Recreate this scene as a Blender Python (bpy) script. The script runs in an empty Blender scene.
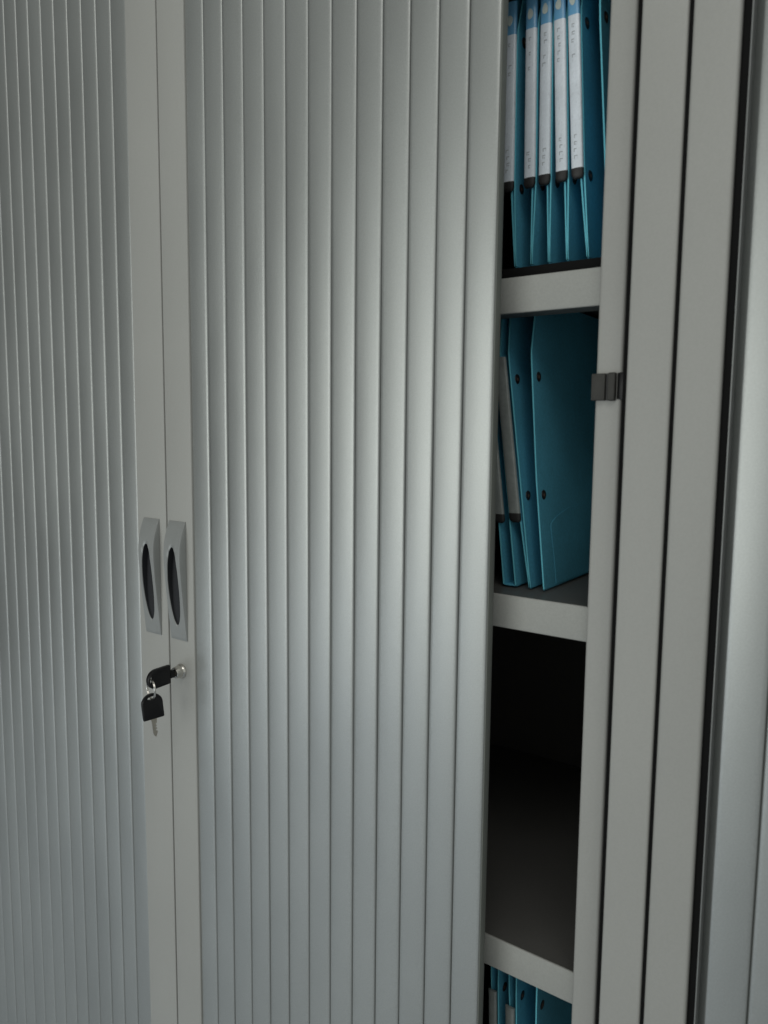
import bpy, bmesh, math, random
from mathutils import Vector, Matrix
random.seed(7)
scene = bpy.context.scene
COL = scene.collection
PI = math.pi

# ------------------------------------------------------------------ materials
def _n(nt, t, **kw):
    n = nt.nodes.new(t)
    for k, v in kw.items():
        setattr(n, k, v)
    return n

def paint(name, col, rough=.5, metal=0.0, spec=.5, grain=0.0, gscale=900, bump=0.0, bscale=1400,
          mott=0.0, mscale=6.0, rvar=0.0, coat=0.0, stretch=None):
    """Procedural paint / plastic: fine grain, slow mottling, orange-peel bump."""
    m = bpy.data.materials.new(name); m.use_nodes = True
    nt = m.node_tree; b = nt.nodes['Principled BSDF']
    b.inputs['Roughness'].default_value = rough
    b.inputs['Metallic'].default_value = metal
    b.inputs['Specular IOR Level'].default_value = spec
    b.inputs['Coat Weight'].default_value = coat
    tc = _n(nt, 'ShaderNodeTexCoord')
    src = tc.outputs['Object']
    if stretch:
        mp = _n(nt, 'ShaderNodeMapping'); mp.inputs['Scale'].default_value = stretch
        nt.links.new(src, mp.inputs['Vector']); src = mp.outputs['Vector']
    n1 = _n(nt, 'ShaderNodeTexNoise'); n1.inputs['Scale'].default_value = gscale; n1.inputs['Detail'].default_value = 3
    n2 = _n(nt, 'ShaderNodeTexNoise'); n2.inputs['Scale'].default_value = mscale; n2.inputs['Detail'].default_value = 4
    nt.links.new(tc.outputs['Object'], n1.inputs['Vector']); nt.links.new(src, n2.inputs['Vector'])
    def ramp(node, amt):
        r = _n(nt, 'ShaderNodeMapRange')
        r.inputs['From Min'].default_value = .3; r.inputs['From Max'].default_value = .7
        r.inputs['To Min'].default_value = 1 - amt; r.inputs['To Max'].default_value = 1 + amt
        nt.links.new(node.outputs['Fac'], r.inputs['Value']); return r.outputs['Result']
    mu = _n(nt, 'ShaderNodeMath', operation='MULTIPLY')
    nt.links.new(ramp(n1, grain), mu.inputs[0]); nt.links.new(ramp(n2, mott), mu.inputs[1])
    vm = _n(nt, 'ShaderNodeVectorMath', operation='SCALE')
    vm.inputs[0].default_value = col
    nt.links.new(mu.outputs[0], vm.inputs['Scale'])
    nt.links.new(vm.outputs[0], b.inputs['Base Color'])
    if rvar:
        r = _n(nt, 'ShaderNodeMapRange')
        r.inputs['From Min'].default_value = .3; r.inputs['From Max'].default_value = .7
        r.inputs['To Min'].default_value = rough - rvar; r.inputs['To Max'].default_value = rough + rvar
        nt.links.new(n2.outputs['Fac'], r.inputs['Value']); nt.links.new(r.outputs['Result'], b.inputs['Roughness'])
    if bump:
        nb = _n(nt, 'ShaderNodeTexNoise'); nb.inputs['Scale'].default_value = bscale; nb.inputs['Detail'].default_value = 2
        nt.links.new(tc.outputs['Object'], nb.inputs['Vector'])
        bp = _n(nt, 'ShaderNodeBump'); bp.inputs['Strength'].default_value = bump; bp.inputs['Distance'].default_value = .0004
        nt.links.new(nb.outputs['Fac'], bp.inputs['Height']); nt.links.new(bp.outputs['Normal'], b.inputs['Normal'])
    return m

M_STEEL = paint('beige_grey_powder_coat', (.374, .374, .354), rough=.52, spec=.38, grain=.03, gscale=700, bump=.12, bscale=1300, mott=.04, mscale=4, rvar=.05)
M_INNER = paint('inner_shelf_paint', (.358, .362, .342), rough=.6, spec=.3, grain=.05, gscale=700, bump=.2, bscale=1300, mott=.04, mscale=7)
M_DARKIN = paint('shaded_carcass_paint', (.10, .096, .092), rough=.7, spec=.2, grain=.05, mott=.04)  # grey inner paint darkened to hold the bays in shade; plinth shares it
M_SLAT = paint('silver_tambour_plastic', (.405, .420, .410), rough=.43, metal=.66, spec=.5, grain=.06, gscale=800, bump=.22, bscale=1100,
               mott=.045, mscale=11, rvar=.035, stretch=(1, 1, .35))
M_SLATEDGE = paint('tambour_end_strip', (.17, .18, .165), rough=.6, spec=.3, grain=.04)
M_HANDLE = paint('grey_handle_plastic', (.30, .31, .305), rough=.40, spec=.5, metal=.2, grain=.04, gscale=1200, bump=.1, mott=.03, mscale=40)
M_BLACK = paint('black_plastic', (.006, .006, .007), rough=.42, spec=.3, grain=.1, gscale=600, bump=.1)
M_RECESS = paint('grip_recess_black', (.02, .021, .024), rough=.6, spec=.3, grain=.1)
M_CLIP = paint('charcoal_rubber', (.045, .044, .04), rough=.62, spec=.35, grain=.1, gscale=900, bump=.3, bscale=900, mott=.08, mscale=80)
M_CHROME = paint('nickel_plated_metal', (.62, .60, .56), rough=.22, metal=1.0, grain=.03, gscale=300, mott=.05, mscale=60)
M_KEY = paint('key_brass_nickel', (.45, .42, .36), rough=.35, metal=1.0, grain=.05, mott=.1, mscale=120)
M_CARD = paint('blue_card', (.105, .42, .58), rough=.62, spec=.3, grain=.10, gscale=420, bump=.25, bscale=500, mott=.16, mscale=9)
M_CARDEDGE = paint('blue_card_lit_edge', (.16, .58, .70), rough=.7, spec=.2, grain=.08, gscale=900)  # lighter card tone, painting the light caught along the sheets' front edges
M_CAP = paint('label_end_cap', (.028, .027, .027), rough=.5, spec=.4, grain=.15, gscale=500)
M_TUBE = paint('clear_label_tube_empty', (.27, .29, .28), rough=.25, spec=.6, grain=.06, gscale=300, mott=.12, mscale=60, coat=.4)
M_LBLUE = paint('label_blue_print', (.16, .42, .68), rough=.35, spec=.5, grain=.05, coat=.3)
M_TYPE = paint('faint_grey_print', (.46, .49, .52), rough=.4)
M_LEMBL = paint('label_pale_print', (.60, .66, .62), rough=.4, spec=.4, grain=.05)
M_FLOOR = paint('pale_vinyl_floor', (.46, .50, .56), rough=.5, spec=.4, grain=.08, gscale=300, mott=.06)
M_GAPSTOP = paint('gap_shade_and_stop_black', (.006, .006, .006), rough=.85, spec=.15, grain=.1)  # flat black for shade strips in the gaps, and for the file stop
M_SHELFSHADE = paint('shaded_shelf_paint', (.118, .116, .110), rough=.45, spec=.55, grain=.06, gscale=600, mott=.06, mscale=9)  # shelf paint darkened for the shade on shelf tops and undersides
M_RIVET = paint('rivet_black', (.012, .012, .013), rough=.4, spec=.5)
M_RIVETC = paint('rivet_brown_centre', (.12, .075, .055), rough=.5)

def label_material():
    """white paper slip under glossy plastic, with rows of small grey typed marks"""
    m = paint('white_label_slip', (.80, .86, .93), rough=.34, spec=.5, grain=.04, gscale=500, mott=.06, mscale=50, coat=.3)
    nt = m.node_tree; b = nt.nodes['Principled BSDF']
    base = b.inputs['Base Color'].links[0].from_socket
    tc = _n(nt, 'ShaderNodeTexCoord')
    mp = _n(nt, 'ShaderNodeMapping'); mp.inputs['Scale'].default_value = (420, 1, 150)
    nt.links.new(tc.outputs['Object'], mp.inputs['Vector'])
    no = _n(nt, 'ShaderNodeTexNoise'); no.inputs['Scale'].default_value = 1.0; no.inputs['Detail'].default_value = 1
    nt.links.new(mp.outputs['Vector'], no.inputs['Vector'])
    r = _n(nt, 'ShaderNodeMapRange'); r.inputs['From Min'].default_value = .60; r.inputs['From Max'].default_value = .68
    r.inputs['To Min'].default_value = 0; r.inputs['To Max'].default_value = .12
    nt.links.new(no.outputs['Fac'], r.inputs['Value'])
    mx = _n(nt, 'ShaderNodeMix', data_type='RGBA')
    mx.inputs[7].default_value = (.25, .28, .32, 1)
    nt.links.new(r.outputs['Result'], mx.inputs[0]); nt.links.new(base, mx.inputs[6])
    nt.links.new(mx.outputs[2], b.inputs['Base Color'])
    return m
M_LABEL = label_material()

# ------------------------------------------------------------------ helpers
def finish(name, bm, mats, parent=None, smooth=35):
    bmesh.ops.recalc_face_normals(bm, faces=bm.faces)
    me = bpy.data.meshes.new(name)
    if parent is not None:
        bmesh.ops.translate(bm, verts=bm.verts, vec=-Vector(world_loc(parent)))
    bm.to_mesh(me); bm.free()
    for m in (mats if isinstance(mats, (list, tuple)) else [mats]):
        me.materials.append(m)
    if smooth:
        for p in me.polygons: p.use_smooth = True
        me.set_sharp_from_angle(angle=math.radians(smooth))
    o = bpy.data.objects.new(name, me); COL.objects.link(o)
    if parent is not None: o.parent = parent
    return o

def world_loc(o):
    v = Vector((0, 0, 0))
    while o is not None:
        v += Vector(o.location); o = o.parent
    return v

def empty(name, loc, label, cat, group=None):
    o = bpy.data.objects.new(name, None); COL.objects.link(o); o.location = loc
    o.empty_display_size = .02
    o['label'] = label; o['category'] = cat
    if group: o['group'] = group
    return o

def box(bm, x0, x1, y0, y1, z0, z1, bev=0.0, seg=3, mi=0):
    r = bmesh.ops.create_cube(bm, size=1.0)
    vs = r['verts']
    for v in vs:
        v.co = Vector((x0 + (v.co.x + .5) * (x1 - x0), y0 + (v.co.y + .5) * (y1 - y0), z0 + (v.co.z + .5) * (z1 - z0)))
    fs = list({f for v in vs for f in v.link_faces})
    for f in fs: f.material_index = mi
    if bev:
        es = list({e for v in vs for e in v.link_edges})
        rr = bmesh.ops.bevel(bm, geom=es, offset=bev, segments=seg, profile=.5, affect='EDGES')
        for f in rr['faces']: f.material_index = mi

def part_box(name, parent, mat, *dims, bev=.0015, seg=3):
    bm = bmesh.new(); box(bm, *dims, bev=bev, seg=seg)
    return finish(name, bm, mat, parent)

def extrude_profile(bm, pts, z0, z1, mi=0):
    """closed x-y outline swept in z"""
    a = [bm.verts.new((x, y, z0)) for x, y in pts]; b = [bm.verts.new((x, y, z1)) for x, y in pts]
    n = len(pts)
    for i in range(n):
        f = bm.faces.new((a[i], a[(i + 1) % n], b[(i + 1) % n], b[i])); f.material_index = mi
    bm.faces.new(a[::-1]).material_index = mi; bm.faces.new(b).material_index = mi

def cyl(bm, p0, p1, r0, r1=None, seg=28, mi=0, cap=True):
    p0, p1 = Vector(p0), Vector(p1); r1 = r0 if r1 is None else r1
    d = (p1 - p0).normalized(); u = d.orthogonal().normalized(); w = d.cross(u)
    A, B = [], []
    for i in range(seg):
        t = 2 * PI * i / seg; o = u * math.cos(t) + w * math.sin(t)
        A.append(bm.verts.new(p0 + o * r0)); B.append(bm.verts.new(p1 + o * r1))
    for i in range(seg):
        j = (i + 1) % seg
        bm.faces.new((A[i], A[j], B[j], B[i])).material_index = mi
    if cap:
        bm.faces.new(A[::-1]).material_index = mi; bm.faces.new(B).material_index = mi

# ------------------------------------------------------------------ dimensions (metres; camera eye height is z = 0)
FLOOR = -1.30
ZB, ZT = -1.235, .655            # shutter opening
TOP = .70
HALF = .5845
SHELVES = [.418, .135, -.148, -.485, -.768, -1.05]
SH_T = .031
SLAT = .030

def slat_outline(a, w, dy, tilt):
    """one slat: flat back, gently bowed face, rounded shoulders, groove each side"""
    pts = []
    c = a + w / 2
    prof = [(0.0004, .0034), (.00045, .0021), (.00065, .0017), (.0011, .0010)]
    N = 10
    for i in range(N + 1):
        t = i / N
        prof.append((.0016 + t * (w - .0032), .00075 * (2 * t - 1) ** 2))
    prof += [(w - .0011, .0010), (w - .00065, .0017), (w - .00045, .0021), (w - .0004, .0034)]
    for px, py in prof:
        x = a + px
        pts.append((x, py + dy + (x - c) * tilt))
    pts.append((a + w - .0004, .0085)); pts.append((a + .0004, .0085))
    return pts

def tambour(parent, xs, end_mat_at=None, curl=None):
    bm = bmesh.new()
    for a in xs:
        extrude_profile(bm, slat_outline(a, SLAT, random.uniform(-.00015, .00015), random.uniform(-.012, .012)), ZB, ZT)
    # flexible web behind the slats that closes the grooves
    box(bm, min(xs) + .0006, max(xs) + SLAT - .0006, .0040, .0078, ZB + .001, ZT - .001, mi=1)
    if curl:
        for pts in curl: extrude_profile(bm, pts, ZB, ZT)
    return finish('tambour_door', bm, [M_SLAT, M_SLATEDGE], parent, smooth=50)

def handle(parent, x0, x1):
    zt, zb = -.1095, -.2545
    def fy(z):
        t = (zt - z) / (zt - zb)
        pts = [(0, .0015), (.05, .0042), (.10, .0068), (.16, .0090), (.24, .0104), (.34, .0104), (.5, .0088), (.7, .0060), (.88, .0033), (1, .0015)]
        for (a, ya), (b, yb) in zip(pts, pts[1:]):
            if a <= t <= b + 1e-9:
                s = (t - a) / (b - a); s = s
                return -(ya + (yb - ya) * s) - .001
        return -.0025
    cx, cz = (x0 + x1) / 2 - .0005, -.1880
    ea, eb = .0098, .0480
    N = 96
    bm = bmesh.new()
    rings = []
    zm = (zt + zb) / 2
    for k, s in enumerate((0, .06, .2, .4, .6, .8, .93, 1)):
        ring = []
        for i in range(N):
            t = 2 * PI * i / N
            ex, ez = cx + ea * math.cos(t), cz + eb * math.sin(t)
            # matching point on the rectangle border
            ct, st = math.cos(t), math.sin(t)
            hx, hz = (x1 - x0) / 2, (zt - zb) / 2
            m = max(abs(ct), abs(st)); bx, bz = (x0 + x1) / 2 + hx * ct / m, zm + hz * st / m
            x, z = ex + (bx - ex) * s, ez + (bz - ez) * s
            y = fy(min(max(z, zb), zt))
            if s == 0: y += .0008
            if s == 1: y += .0007
            ring.append(bm.verts.new((x, y, z)))
        rings.append(ring)
    base = [bm.verts.new((v.co.x, -.0008, v.co.z)) for v in rings[-1]]
    rings.append(base)
    for A, B in zip(rings, rings[1:]):
        for i in range(N):
            j = (i + 1) % N
            bm.faces.new((A[i], A[j], B[j], B[i]))
    h = finish('handle', bm, M_HANDLE, parent, smooth=40)
    # the dark finger cup
    bm = bmesh.new()
    rim, low = [], []
    for i in range(N):
        t = 2 * PI * i / N
        z = cz + eb * math.sin(t)
        rim.append(bm.verts.new((cx + ea * math.cos(t) * .999, fy(z) + .0009, cz + eb * math.sin(t) * .999)))
        low.append(bm.verts.new((cx + ea * math.cos(t) * .93, max(fy(z) + .003, -.0030), cz + eb * math.sin(t) * .97)))
    for i in range(N):
        j = (i + 1) % N
        bm.faces.new((rim[i], rim[j], low[j], low[i]))
    bm.faces.new(low)
    finish('grip_recess', bm, M_RECESS, h, smooth=40)
    return h

def cabinet(x0, label, doors_open, shift=0.0):
    """1.17 m wide two-shutter cabinet whose left outer face is at x0"""
    xc, x1 = x0 + HALF, x0 + 2 * HALF
    root = empty('filing_cabinet', (xc, .225, FLOOR), label, 'cabinet', 'tambour filing cabinets standing side by side')
    D = .45; P = .0320
    part_box('side_panel', root, M_STEEL, x0, x0 + P, 0, D, FLOOR + .05, TOP, bev=.0028, seg=4)
    part_box('side_panel', root, M_STEEL, x1 - .0332, x1, 0, D, FLOOR + .05, TOP, bev=.0022, seg=4)
    part_box('top_panel', root, M_STEEL, x0 + P + .0006, x1 - .0338, -.002, D, ZT + .002, TOP - .001)
    part_box('bottom_panel', root, M_STEEL, x0 + P + .0006, x1 - .0338, -.002, D, FLOOR + .05, ZB - .002)
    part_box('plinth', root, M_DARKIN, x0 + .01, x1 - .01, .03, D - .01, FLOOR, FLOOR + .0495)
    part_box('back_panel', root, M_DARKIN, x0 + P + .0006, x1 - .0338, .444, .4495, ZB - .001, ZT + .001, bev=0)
    # inner jambs: the shutters slide back through the slot between jamb and side panel
    for s in (0, 1):
        a, b = (x1 - .0645, x1 - .0428) if s else (x0 + .0450, x0 + .0645)
        bm = bmesh.new()
        box(bm, a, b, .020, .031, ZB, ZT, bev=.0028, seg=4)
        if s: box(bm, b - .004, b - .001, .0305, .43, ZB, ZT)
        else: box(bm, a + .001, a + .004, .0305, .43, ZB, ZT)
        finish('inner_jamb', bm, M_STEEL, root)
    # black strips added as shade in the slots the shutters run into
    part_box('slot_shade_strip', root, M_GAPSTOP, x1 - .0394, x1 - .0336, .0120, .0180, ZB, ZT, bev=0)
    part_box('slot_shade_strip', root, M_GAPSTOP, x0 + P + .0003, x0 + P + .0057, .0050, .0300, ZB, ZT, bev=0)
    part_box('slot_guide', root, M_HANDLE, x0 + P + .0058, x0 + P + .0066, .0042, .0300, ZB, ZT, bev=.0002, seg=1)
    for z in SHELVES:
        bm = bmesh.new()
        xa, xb = x0 + .047, x1 - .047
        # a folded steel tray: flat top, turned-down front lip with a rolled corner
        box(bm, xa, xb, .0315, .0345, z - SH_T, z, bev=.0012, seg=3)
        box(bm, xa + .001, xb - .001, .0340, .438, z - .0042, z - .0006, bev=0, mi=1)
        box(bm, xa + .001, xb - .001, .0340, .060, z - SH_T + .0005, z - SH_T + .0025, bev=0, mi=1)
        finish('shelf', bm, [M_INNER, M_SHELFSHADE], root)
        if z > SHELVES[-1] + .001:
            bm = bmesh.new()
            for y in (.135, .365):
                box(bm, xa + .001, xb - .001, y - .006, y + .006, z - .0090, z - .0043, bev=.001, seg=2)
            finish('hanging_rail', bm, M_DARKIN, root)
    xs_ = xc + shift
    lp0, lp1, rp0, rp1 = xs_ - .0562, xs_ - .0009, xs_ + .0014, xs_ + .0470
    # shutters
    ls = [lp0 - SLAT * (k + 1) for k in range(16)]
    rs = [rp1 + SLAT * k for k in range(13 if doors_open else 16)]
    curl = None
    if not doors_open:
        a = ls[-1]
        curl = [[(a + .0012, .0016), (a + .0004, .0028), (a - .0002, .0046), (a - .0006, .0090), (a - .0020, .0125), (a - .0098, .0165), (a - .0098, .0200), (a + .0020, .0115)]]
    tambour(root, ls, curl=curl)
    rd = tambour(root, rs)
    if doors_open:
        xe = rs[-1] + SLAT
        bm = bmesh.new(); box(bm, xe - .0003, xe + .0008, .0010, .0105, ZB, ZT, bev=.0004, seg=2)
        finish('end_strip', bm, M_SLATEDGE, rd)
    part_box('end_post', root, M_STEEL, lp0, lp1, -.0010, .022, ZB, ZT, bev=.0012)
    bm = bmesh.new(); box(bm, rp0, rp1, -.0010, .022, ZB, ZT, bev=.0012)
    box(bm, lp1 - .006, rp0 + .004, .0225, .0245, ZB, ZT)
    finish('end_post', bm, M_STEEL, root)
    handle(root, xc - .0425, xc - .0130)
    handle(root, xc + .0062, xc + .0358)
    return root, xc

# ------------------------------------------------------------------ setting
bm = bmesh.new(); box(bm, -4, 4, -4.5, .9, FLOOR - .05, FLOOR)
fl = finish('floor', bm, M_FLOOR); fl['kind'] = 'structure'

CAB, XC = cabinet(-.9975, 'light grey filing cabinet with a ribbed silver shutter left ajar on blue files', True)
CAB2, XC2 = cabinet(.1746, 'second grey cabinet with its ribbed shutter closed, at the right edge past the narrow joint', False, -.0031)

part_box('joint_shade_strip', CAB, M_GAPSTOP, .1718, .1743, .0028, .0080, ZB, TOP, bev=0)  # black strip added so the joint between the cabinets reads as deep shade
# black stop clip on the right inner jamb of the open cabinet
bm = bmesh.new()
zc0, zc1 = .0262, .0476
box(bm, .1052, .1165, .0152, .0300, zc0, zc1, bev=.0008, seg=2)
box(bm, .1170, .1188, .0172, .0198, zc0, zc1, bev=0, mi=1)
box(bm, .1185, .1248, .0150, .0198, zc0 - .0004, zc1 + .0006, bev=.0012, seg=3)
box(bm, .1245, .1370, .0200, .0245, zc0 + .0004, zc1 + .0009, bev=.0006, seg=2, mi=1)
finish('door_stop_clip', bm, [M_CLIP, M_BLACK], CAB)
# black stop strip along the front of the shelf under the top row of files
part_box('file_stop', CAB, M_GAPSTOP, -.948, .1255, .0400, .0425, .1352, .1446, bev=.0006, seg=2)

# lock on the right end post
KX, KZ = -.3905, -.2935
bm = bmesh.new()
prof = [(0.0, .0088), (.0008, .0092), (.0022, .0088), (.0034, .0078), (.0090, .0070), (.0104, .0066), (.0110, .0058)]
for (d0, r0), (d1, r1) in zip(prof, prof[1:]):
    cyl(bm, (KX, -.001 - d0, KZ), (KX, -.001 - d1, KZ), r0, r1, seg=40, cap=False)
cyl(bm, (KX, -.0117, KZ), (KX, -.0120, KZ), .0058, .0055, seg=40)
bmesh.ops.remove_doubles(bm, verts=bm.verts, dist=1e-5)
lk = finish('lock', bm, M_CHROME, CAB, smooth=30)
bm = bmesh.new(); box(bm, KX - .0012, KX + .0012, -.0124, -.0118, KZ - .0045, KZ + .0045)
finish('keyhole', bm, M_BLACK, lk)

# ------------------------------------------------------------------ keys
def key_bow(bm, M, L=.031, w0=.0095, w1=.0112, th=.0052):
    """plastic key head in the local u-v plane: u runs from the neck outwards; with a slot hole near the far end"""
    out = [(0, -w0), (0.002, -w0 - .0004)]
    c = L - .0115
    out += [(c, -w1)]
    for i in range(1, 20):
        a = -PI / 2 + PI * i / 20
        out.append((c + .0115 * math.cos(a), w1 * math.sin(a)))
    out += [(c, w1), (.002, w0 + .0004), (0, w0)]
    n = 64
    # resample the outline evenly so it can be bridged to the hole
    seg = []; tot = 0
    for i in range(len(out)):
        p, q = Vector(out[i]), Vector(out[(i + 1) % len(out)]); seg.append((p, q, (q - p).length)); tot += (q - p).length
    def at(s):
        for p, q, l in seg:
            if s <= l: return p + (q - p) * (s / l)
            s -= l
        return seg[-1][1]
    pts = [at(tot * i / n) for i in range(n)]
    hc = Vector((L - .0052, 0))
    hole = []
    for p in pts:
        a = math.atan2(p.y - hc.y, p.x - hc.x)
        hole.append(Vector((hc.x + .0021 * math.cos(a), hc.y + .0052 * math.sin(a))))
    loops = []
    def loop(ps, t): return [bm.verts.new(M @ Vector((p.x, p.y, t))) for p in ps]
    inset = [hc + (p - hc) * .93 for p in pts]
    loops = [loop(hole, th * .36), loop(inset, th / 2), loop(pts, th / 2 - .0009), loop(pts, -th / 2 + .0009), loop(inset, -th / 2), loop(hole, -th * .36)]
    loops.append(loops[0])
    for A, B in zip(loops, loops[1:]):
        for i in range(n):
            j = (i + 1) % n
            bm.faces.new((A[i], A[j], B[j], B[i]))

def key_shank(bm, M, L=.022, w=.0034, th=.0018):
    top = [(0, w), (.002, w), (.0025, w * .8), (.0055, w * .8), (.0072, w * .10), (.0086, w * .75), (.0104, w * .05), (.0122, w * .8), (.0140, -.0), (.0158, w * .8), (.0185, w * .55), (L, w * .1)]
    bot = [(L, -w * .15), (.019, -w * .7), (.0025, -w * .8), (.002, -w), (0, -w)]
    pts = [(-u, v) for u, v in top + bot]
    a = [bm.verts.new(M @ Vector((u, v, th / 2))) for u, v in pts]; b = [bm.verts.new(M @ Vector((u, v, -th / 2))) for u, v in pts]
    n = len(pts)
    for i in range(n): bm.faces.new((a[i], a[(i + 1) % n], b[(i + 1) % n], b[i]))
    bm.faces.new(a[::-1]); bm.faces.new(b)

def frame(o, u, v):
    u = Vector(u).normalized(); v = Vector(v); v = (v - u * v.dot(u)).normalized(); w = u.cross(v)
    return Matrix(((u.x, v.x, w.x, o[0]), (u.y, v.y, w.y, o[1]), (u.z, v.z, w.z, o[2]), (0, 0, 0, 1)))

k1o = (KX, -.0185, KZ + .001)
k1 = empty('key', (KX, -.0125, KZ), 'black headed key turned in the cabinet lock', 'key', 'pair of black headed keys')
M1 = frame(k1o, (0, -1, -.03), (0.05, 0, 1))
bm = bmesh.new(); key_bow(bm, M1, L=.0325, w0=.0112, w1=.0118)
# collar round the neck
box(bm, KX - .0024, KX + .0024, -.0188, -.0135, KZ - .0045, KZ + .0050, bev=.0006, seg=2)
finish('key_head', bm, M_BLACK, k1, smooth=35)
bm = bmesh.new(); box(bm, KX - .0009, KX + .0009, -.0140, -.004, KZ - .0028, KZ + .0028)
finish('key_blade', bm, M_KEY, k1)

h1 = M1 @ Vector((.0325 - .0052, 0, 0))
rr = .0116
rdir = Vector((.97, -.26, 0))          # horizontal direction lying in the ring's plane
rdir.normalize()
rc = h1 + Vector((0, 0, -rr + .0012)) + rdir * .0
bm = bmesh.new()
for turn, off in ((0, -.0005), (1, .0005)):
    A = None; first = None
    nrm = Vector((rdir.y, -rdir.x, 0))
    NS = 48
    ringv = []
    for i in range(NS):
        t = 2 * PI * i / NS
        d = rdir * math.cos(t) + Vector((0, 0, 1)) * math.sin(t)
        c = rc + d * rr + nrm * off
        ringv.append([bm.verts.new(c + (d * math.cos(s) + nrm * math.sin(s)) * .0007) for s in [2 * PI * k / 8 for k in range(8)]])
    for i in range(NS):
        A, B = ringv[i], ringv[(i + 1) % NS]
        for k in range(8): bm.faces.new((A[k], A[(k + 1) % 8], B[(k + 1) % 8], B[k]))
kr = finish('key_ring', bm, M_CHROME, None)
kr['label'] = 'thin steel split ring linking the two black keys'; kr['category'] = 'key ring'

hb = rc + Vector((0, 0, -rr + .0008))
k2 = empty('key', (hb.x, hb.y, hb.z - .05), 'black headed spare key dangling from the ring below the lock', 'key', 'pair of black headed keys')
L2 = .0305
u2 = Vector((-.07, -.06, 1)).normalized()
v2 = Vector((.32, .95, .0))
o2 = hb - u2 * (L2 - .0052)
M2 = frame(o2, u2, v2)
bm = bmesh.new(); key_bow(bm, M2, L=L2, w0=.0120, w1=.0124)
finish('key_head', bm, M_BLACK, k2, smooth=35)
bm = bmesh.new(); key_shank(bm, M2)
finish('key_blade', bm, M_KEY, k2)

# ------------------------------------------------------------------ suspension files
YF = .0655
def sheet_points(zt, zb, line, flip, nz=16, ny=10, ych=.0165, zch=.052, yback=.405, bow=.0025, seed=0):
    rnd = random.Random(seed)
    ph = rnd.uniform(0, 6)
    rows = []
    for i in range(nz + 1):
        z = zb + (zt - zb) * i / nz
        yf = YF + (0 if z < zt - zch else (z - (zt - zch)) / zch * ych)
        row = []
        for j in range(ny + 1):
            t = (j / ny) ** 1.6
            y = yf + t * (yback - yf)
            fade = math.sin(PI * min(1, max(0, (z - zb) / (zt - zb))))
            x = line(z) + bow * fade * (math.sin(t * 3.0 + ph) - math.sin(ph)) * (1 if not flip else .6)
            row.append(Vector((x, y, z)))
        rows.append(row)
    return rows

def sheet(name, parent, rows, th, fold_to=None):
    bm = bmesh.new()
    n, m = len(rows), len(rows[0])
    def grid(dx): return [[bm.verts.new(p + Vector((dx, 0, 0))) for p in r] for r in rows]
    A, B = grid(th / 2), grid(-th / 2)
    for i in range(n - 1):
        for j in range(m - 1):
            bm.faces.new((A[i][j], A[i][j + 1], A[i + 1][j + 1], A[i + 1][j]))
            bm.faces.new((B[i][j], B[i + 1][j], B[i + 1][j + 1], B[i][j + 1]))
    for i in range(n - 1):
        f = bm.faces.new((A[i][0], A[i + 1][0], B[i + 1][0], B[i][0])); f.material_index = 1
        bm.faces.new((A[i][-1], B[i][-1], B[i + 1][-1], A[i + 1][-1]))
    for j in range(m - 1):
        bm.faces.new((A[0][j], B[0][j], B[0][j + 1], A[0][j + 1]))
        bm.faces.new((A[-1][j], A[-1][j + 1], B[-1][j + 1], B[-1][j]))
    return finish(name, bm, [M_CARD, M_CARDEDGE], parent, smooth=50)

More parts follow.
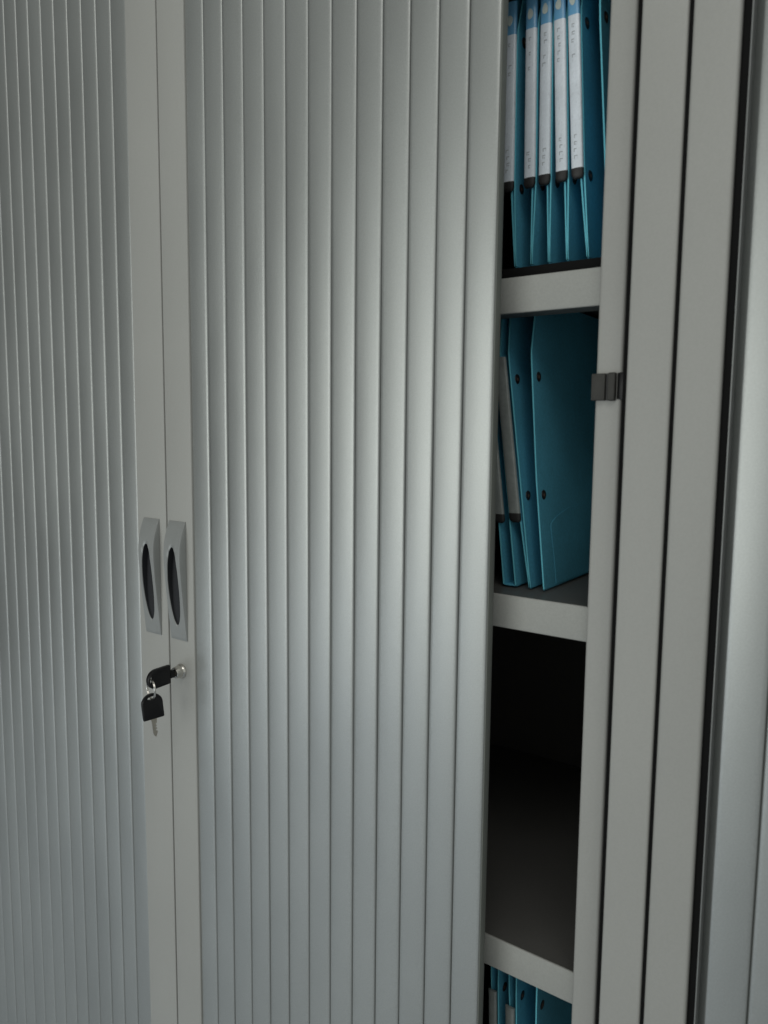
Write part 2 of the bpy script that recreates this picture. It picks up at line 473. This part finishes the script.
def suspension_file(label, group, zt, zb, xr, xb, sep_t, sep_b=.0006, strip=True, tube=False, off=-.001, swidth=.0105,
                    rivets=(.075, .185), ztop_strip=.036, slen=.150, seed=0, back_set=0.0, knee=None, flap=False):
    """xr: x of the right sheet's front edge at the top of its straight edge; xb: at the bottom fold"""
    zk = zt - .052
    def right(z):
        if knee:
            zn, xn = knee
            return xb + (xn - xb) * (z - zb) / (zn - zb) if z < zn else xn + (xr - xn) * (z - zn) / (zk - zn)
        return xb + (xr - xb) * (z - zb) / (zk - zb)
    def left(z):
        t = (z - zb) / (zk - zb)
        return right(z) - (sep_b + (sep_t - sep_b) * min(1, max(0, t) ** .8))
    root = empty('suspension_file', (xb, YF, zb), label, 'file', group)
    rs_ = sheet_points(zt, zb, right, False, seed=seed)
    ls_ = sheet_points(zt, zb, left, True, seed=seed + 50)
    if back_set:
        for r in ls_:
            for p in r[:3]: p.y += back_set
    s1 = sheet('folder_sheet', root, rs_, .0014)
    sheet('folder_sheet', root, ls_, .0014)
    # crease along the folded bottom
    bm = bmesh.new(); xm = (right(zb) + left(zb)) / 2
    box(bm, left(zb) - .0004, right(zb) + .0004, YF + .001, .404, zb - .0012, zb - .0001, bev=.0004, seg=2)
    finish('bottom_fold', bm, M_CARD, root)
    # hanger bar along the top, hooking over the two rails
    bm = bmesh.new()
    xt = (right(zt) + left(zt)) / 2
    box(bm, xt - .0012, xt + .0012, YF + .06, .40, zt - .009, zt - .001, bev=.0004, seg=2)
    for y in (.135, .365):
        box(bm, xt - .0012, xt + .0012, y - .010, y + .010, zt - .0015, zt + .0009)
    finish('hanger_bar', bm, M_CAP, root)
    for dz in rivets:
        z = zt - dz; x = right(z)
        bm = bmesh.new()
        cyl(bm, (x + .0003, YF + .0125, z), (x + .0013, YF + .0125, z), .0050, .0043, seg=24)
        cyl(bm, (x + .0012, YF + .0125, z), (x + .0016, YF + .0125, z), .0017, .0014, seg=16, mi=1)
        finish('rivet', bm, [M_RIVET, M_RIVETC], s1)
    if flap:                                           # loose outer flap low on the visible face
        bm = bmesh.new(); nu, nv = 10, 12; Q = []
        for i in range(nv + 1):
            z = zb + .001 + .070 * i / nv
            fr = (z - zb) / (zt - zb) * (len(rs_) - 1); i0 = min(int(fr), len(rs_) - 2); k = fr - i0
            y0 = YF + .027 - .006 * (i / nv) ** 2 + (.05 * max(0, (i / nv - .8) / .2) ** 2)
            row = []
            for j in range(nu + 1):
                y = y0 + (.36 - y0) * j / nu
                def xat(r):
                    for p, q in zip(r, r[1:]):
                        if p.y <= y <= q.y: return p.x + (q.x - p.x) * (y - p.y) / (q.y - p.y)
                    return r[-1].x
                row.append(Vector((xat(rs_[i0]) * (1 - k) + xat(rs_[i0 + 1]) * k + .0011, y, z)))
            Q.append(row)
        A = [[bm.verts.new(p) for p in r] for r in Q]; B = [[bm.verts.new(p - Vector((.0007, 0, 0))) for p in r] for r in Q]
        for i in range(nv):
            for j in range(nu):
                bm.faces.new((A[i][j], A[i][j + 1], A[i + 1][j + 1], A[i + 1][j])); bm.faces.new((B[i][j], B[i + 1][j], B[i + 1][j + 1], B[i][j + 1]))
            bm.faces.new((A[i][0], A[i + 1][0], B[i + 1][0], B[i][0]))
        for j in range(nu): bm.faces.new((A[nv][j], A[nv][j + 1], B[nv][j + 1], B[nv][j]))
        finish('folder_flap', bm, M_CARD, s1)
    if strip:
        za, zc = zt - ztop_strip, zt - ztop_strip - slen
        cuts = [zc, zc + .02, zc + .06, za - .060, za - .028, za] if not tube else [zc, zc + .05, za - .05, za]
        def section(z, scale=1.0, dy=0.0):
            xR = right(z) + off; c = xR - swidth / 2; ps = []
            for k in range(13):
                a = PI * k / 12
                ps.append((c + swidth / 2 * scale * math.cos(a), YF - .0012 - .0030 * scale * math.sin(a) ** .5 + dy, z))
            return ps
        bm = bmesh.new(); ringsv = [[bm.verts.new(p) for p in section(z)] for z in cuts]
        for q, (A, B) in enumerate(zip(ringsv, ringsv[1:])):
            for k in range(12):
                f = bm.faces.new((A[k], A[k + 1], B[k + 1], B[k]))
                if not tube and q == len(ringsv) - 2: f.material_index = 1
            bm.faces.new((A[0], B[0], B[12], A[12]))
        bm.faces.new(ringsv[0][::-1]); bm.faces.new(ringsv[-1])
        st = finish('label_strip', bm, [M_TUBE if tube else M_LABEL, M_LBLUE], root, smooth=60)
        if not tube:                                   # small pale print on the blue head of the slip
            bm = bmesh.new(); z0 = za - .016
            c = right(z0) + off - swidth / 2 - .0002
            ps = []
            for k in range(16):
                a = 2 * PI * k / 16; r = .0026 * (1 + .08 * math.sin(3 * a + seed))
                ps.append((c + r * math.cos(a), YF - .0045, z0 + 1.7 * r * math.sin(a)))
            v = [bm.verts.new(p) for p in ps]; w = [bm.verts.new((p[0], p[1] + .0014, p[2])) for p in ps]
            bm.faces.new(v)
            for k in range(16): bm.faces.new((v[k], v[(k + 1) % 16], w[(k + 1) % 16], w[k]))
            finish('label_print', bm, M_LEMBL, st)
            rn = random.Random(seed * 3 + 1)               # faint typed characters, too small to read
            for zs in ([za - .036 - .0062 * q for q in range(5)], [zc + .012 + .0058 * q for q in range(4)]):
                bm = bmesh.new()
                for q, zz in enumerate(zs):
                    if q and rn.random() < .2: continue
                    c = right(zz) + off - swidth / 2 + rn.uniform(-.0008, .0008); hw = rn.uniform(.0009, .0015)
                    box(bm, c - hw, c + hw, YF - .00445, YF - .0040, zz, zz + .0007)
                    box(bm, c - hw, c - hw + .0006, YF - .0044, YF - .00395, zz - .0022, zz + .0001)
                    if rn.random() < .6: box(bm, c - hw * .2, c + hw * .8, YF - .0044, YF - .00395, zz - .0021, zz - .0015)
                finish('typed_marks', bm, M_TYPE, st)
        # black end cap, rounded underneath
        bm = bmesh.new(); R = []
        for z, s in ((zc + .0022, 1.05), (zc - .0032, 1.05), (zc - .0056, .84), (zc - .0066, .5)):
            R.append([bm.verts.new(p) for p in section(z, s)])
        for A, B in zip(R, R[1:]):
            for k in range(12): bm.faces.new((A[k], A[k + 1], B[k + 1], B[k]))
            bm.faces.new((A[12], A[0], B[0], B[12]))
        bm.faces.new(R[0]); bm.faces.new(R[-1][::-1])
        finish('end_cap', bm, M_CAP, st, smooth=60)
    return root

G1 = 'blue suspension files with white spines in the top bay'
G2 = 'blue suspension files leaning in the middle bay'
G3 = 'blue suspension files in the dark bottom bay'
zt1, zb1 = .4080, .1520
def row1(label, xr370, x225, xb, seed, off=0.0, **kw):
    # straight edge given by its x at z .37/.225, then to the fold
    slope = (x225 - xr370) / .145
    xr = xr370 + slope * (.37 - (zt1 - .052))
    suspension_file(label, G1, zt1, zb1, xr, xb, .0066, strip=kw.pop('strip', True), knee=(.225, x225), off=off, seed=seed,
                    ztop_strip=.0265, slen=.1565, rivets=(.0565, .1845), **kw)
row1('blue file with shaded white spine, half hidden by the shutter edge in the top bay', .0060, .0072, .0106, 1)
row1('blue file with white spine in the top bay, beside the shaded half hidden one', .0256, .0282, .0265, 2)
row1('blue file with white spine in the top bay, second fully lit spine from the shutter', .0395, .0424, .0435, 3)
row1('blue file with white spine in the top bay, third fully lit spine from the shutter', .0515, .0586, .0607, 4)
row1('blue file with white spine in the top bay, last before the bare sheet', .0640, .0730, .0794, 5)
row1('blue file without a spine label, tucked against the jamb in the top bay', .0802, .0915, .0970, 6, strip=False, back_set=.02)

zt2, zb2 = .1250, -.1455
suspension_file('blue file with clear label tube, mostly hidden by the shutter edge in the middle bay', G2, zt2, zb2, -.0085, .0196, .010, .0125,
                tube=True, off=-.0045, seed=11, swidth=.0115, slen=.148, ztop_strip=.057)
suspension_file('blue file with slanting clear label tube in the middle bay', G2, zt2, zb2, .0056, .0346, .0085,
                tube=True, off=-.0022, seed=12, swidth=.0115, slen=.148, ztop_strip=.055)
suspension_file('broad blue file showing its riveted face beside the jamb in the middle bay', G2, zt2, zb2, .0287, .0484, .0035,
                strip=False, seed=13, back_set=.03, knee=(-.043, .0375), rivets=(.0735, .1835), flap=True)
zt4, zb4 = -.4950, -.767 + .006
suspension_file('blue file with short visible label tube beside the shutter edge in the bottom bay', G3, zt4, zb4, .0125, .020, .008,
                tube=True, off=-.001, seed=21, swidth=.009, slen=.148, ztop_strip=.072)
suspension_file('blue file with dim label tube in the bottom bay, left of the broad file', G3, zt4, zb4, .0325, .040, .008,
                tube=True, off=-.001, seed=22, swidth=.010, slen=.148, ztop_strip=.081)
suspension_file('broad blue file with a plain face beside the jamb in the bottom bay', G3, zt4, zb4, .0545, .058, .003,
                strip=False, seed=23, back_set=.03)

# ------------------------------------------------------------------ camera
f, yaw, pit, rol = 752.755, .6223336, .1070981, .00935489
cy, sy = math.cos(yaw), math.sin(yaw)
fwd = Vector((-sy * math.cos(pit), cy * math.cos(pit), -math.sin(pit)))
r0 = Vector((cy, sy, 0)); u0 = r0.cross(fwd)
r = r0 * math.cos(rol) + u0 * math.sin(rol); u = r.cross(fwd)
cd = bpy.data.cameras.new('camera'); cam = bpy.data.objects.new('camera', cd); COL.objects.link(cam)
cam.matrix_world = Matrix(((r.x, u.x, -fwd.x, .3295968), (r.y, u.y, -fwd.y, -.5835421), (r.z, u.z, -fwd.z, 0), (0, 0, 0, 1)))
cd.sensor_fit = 'VERTICAL'; cd.sensor_height = 24; cd.sensor_width = 18; cd.lens = 24 * f / 1024
cd.clip_start = .01; cd.clip_end = 50
cd.dof.use_dof = True; cd.dof.focus_distance = .86; cd.dof.aperture_fstop = 4.8
scene.camera = cam

# ------------------------------------------------------------------ light: a window to the front-left, two added fill lamps, weak room light
def area(name, loc, target, sx, sz, power, col):
    l = bpy.data.lights.new(name, 'AREA'); l.shape = 'RECTANGLE'; l.size = sx; l.size_y = sz; l.energy = power; l.color = col
    o = bpy.data.objects.new(name, l); COL.objects.link(o); o.location = loc
    o.rotation_euler = (Vector(target) - Vector(loc)).to_track_quat('-Z', 'Y').to_euler()
    return o
area('window_light', (-.80, -2.4, -.04), (-.1, 0, -.1), 1.5, 1.4, 18.5, (.97, 1.0, .955))
area('upper_fill_light', (.65, -1.35, 1.45), (.05, -.2, -.3), 1.4, .8, 8, (1.0, .99, .95))  # added unseen lamp, brightens the panels from above
area('low_fill_light', (-1.25, -1.7, -.75), (-.85, -.9, -1.3), 1.0, .4, 3.2, (.82, .91, 1.0))  # added unseen lamp aimed at the floor, brightens the shutter's lower reflection

w = bpy.data.worlds.new('World'); scene.world = w; w.use_nodes = True
nt = w.node_tree; bg = nt.nodes['Background']
tc = _n(nt, 'ShaderNodeTexCoord'); sp = _n(nt, 'ShaderNodeSeparateXYZ'); nt.links.new(tc.outputs['Generated'], sp.inputs[0])
mr = _n(nt, 'ShaderNodeMapRange'); mr.inputs['From Min'].default_value = -1; mr.inputs['From Max'].default_value = 1
nt.links.new(sp.outputs['Z'], mr.inputs['Value'])
cr = _n(nt, 'ShaderNodeValToRGB'); nt.links.new(mr.outputs['Result'], cr.inputs['Fac'])
e = cr.color_ramp.elements
e[0].position = 0.0; e[0].color = (.30, .32, .36, 1)
e[1].position = 1.0; e[1].color = (.62, .63, .58, 1)
x = e.new(.5); x.color = (.58, .61, .58, 1)
# the room is brighter to the right of the cabinets than to the left
mx = _n(nt, 'ShaderNodeMapRange'); mx.inputs['From Min'].default_value = -1; mx.inputs['From Max'].default_value = 1
mx.inputs['To Min'].default_value = .03; mx.inputs['To Max'].default_value = 2.1
nt.links.new(sp.outputs['X'], mx.inputs['Value'])
ms = _n(nt, 'ShaderNodeMath', operation='MULTIPLY'); ms.inputs[1].default_value = .40
nt.links.new(mx.outputs['Result'], ms.inputs[0])
nt.links.new(cr.outputs['Color'], bg.inputs['Color']); nt.links.new(ms.outputs[0], bg.inputs['Strength'])

scene.view_settings.view_transform = 'Standard'; scene.view_settings.look = 'None'
scene.view_settings.exposure = 0; scene.view_settings.gamma = 1
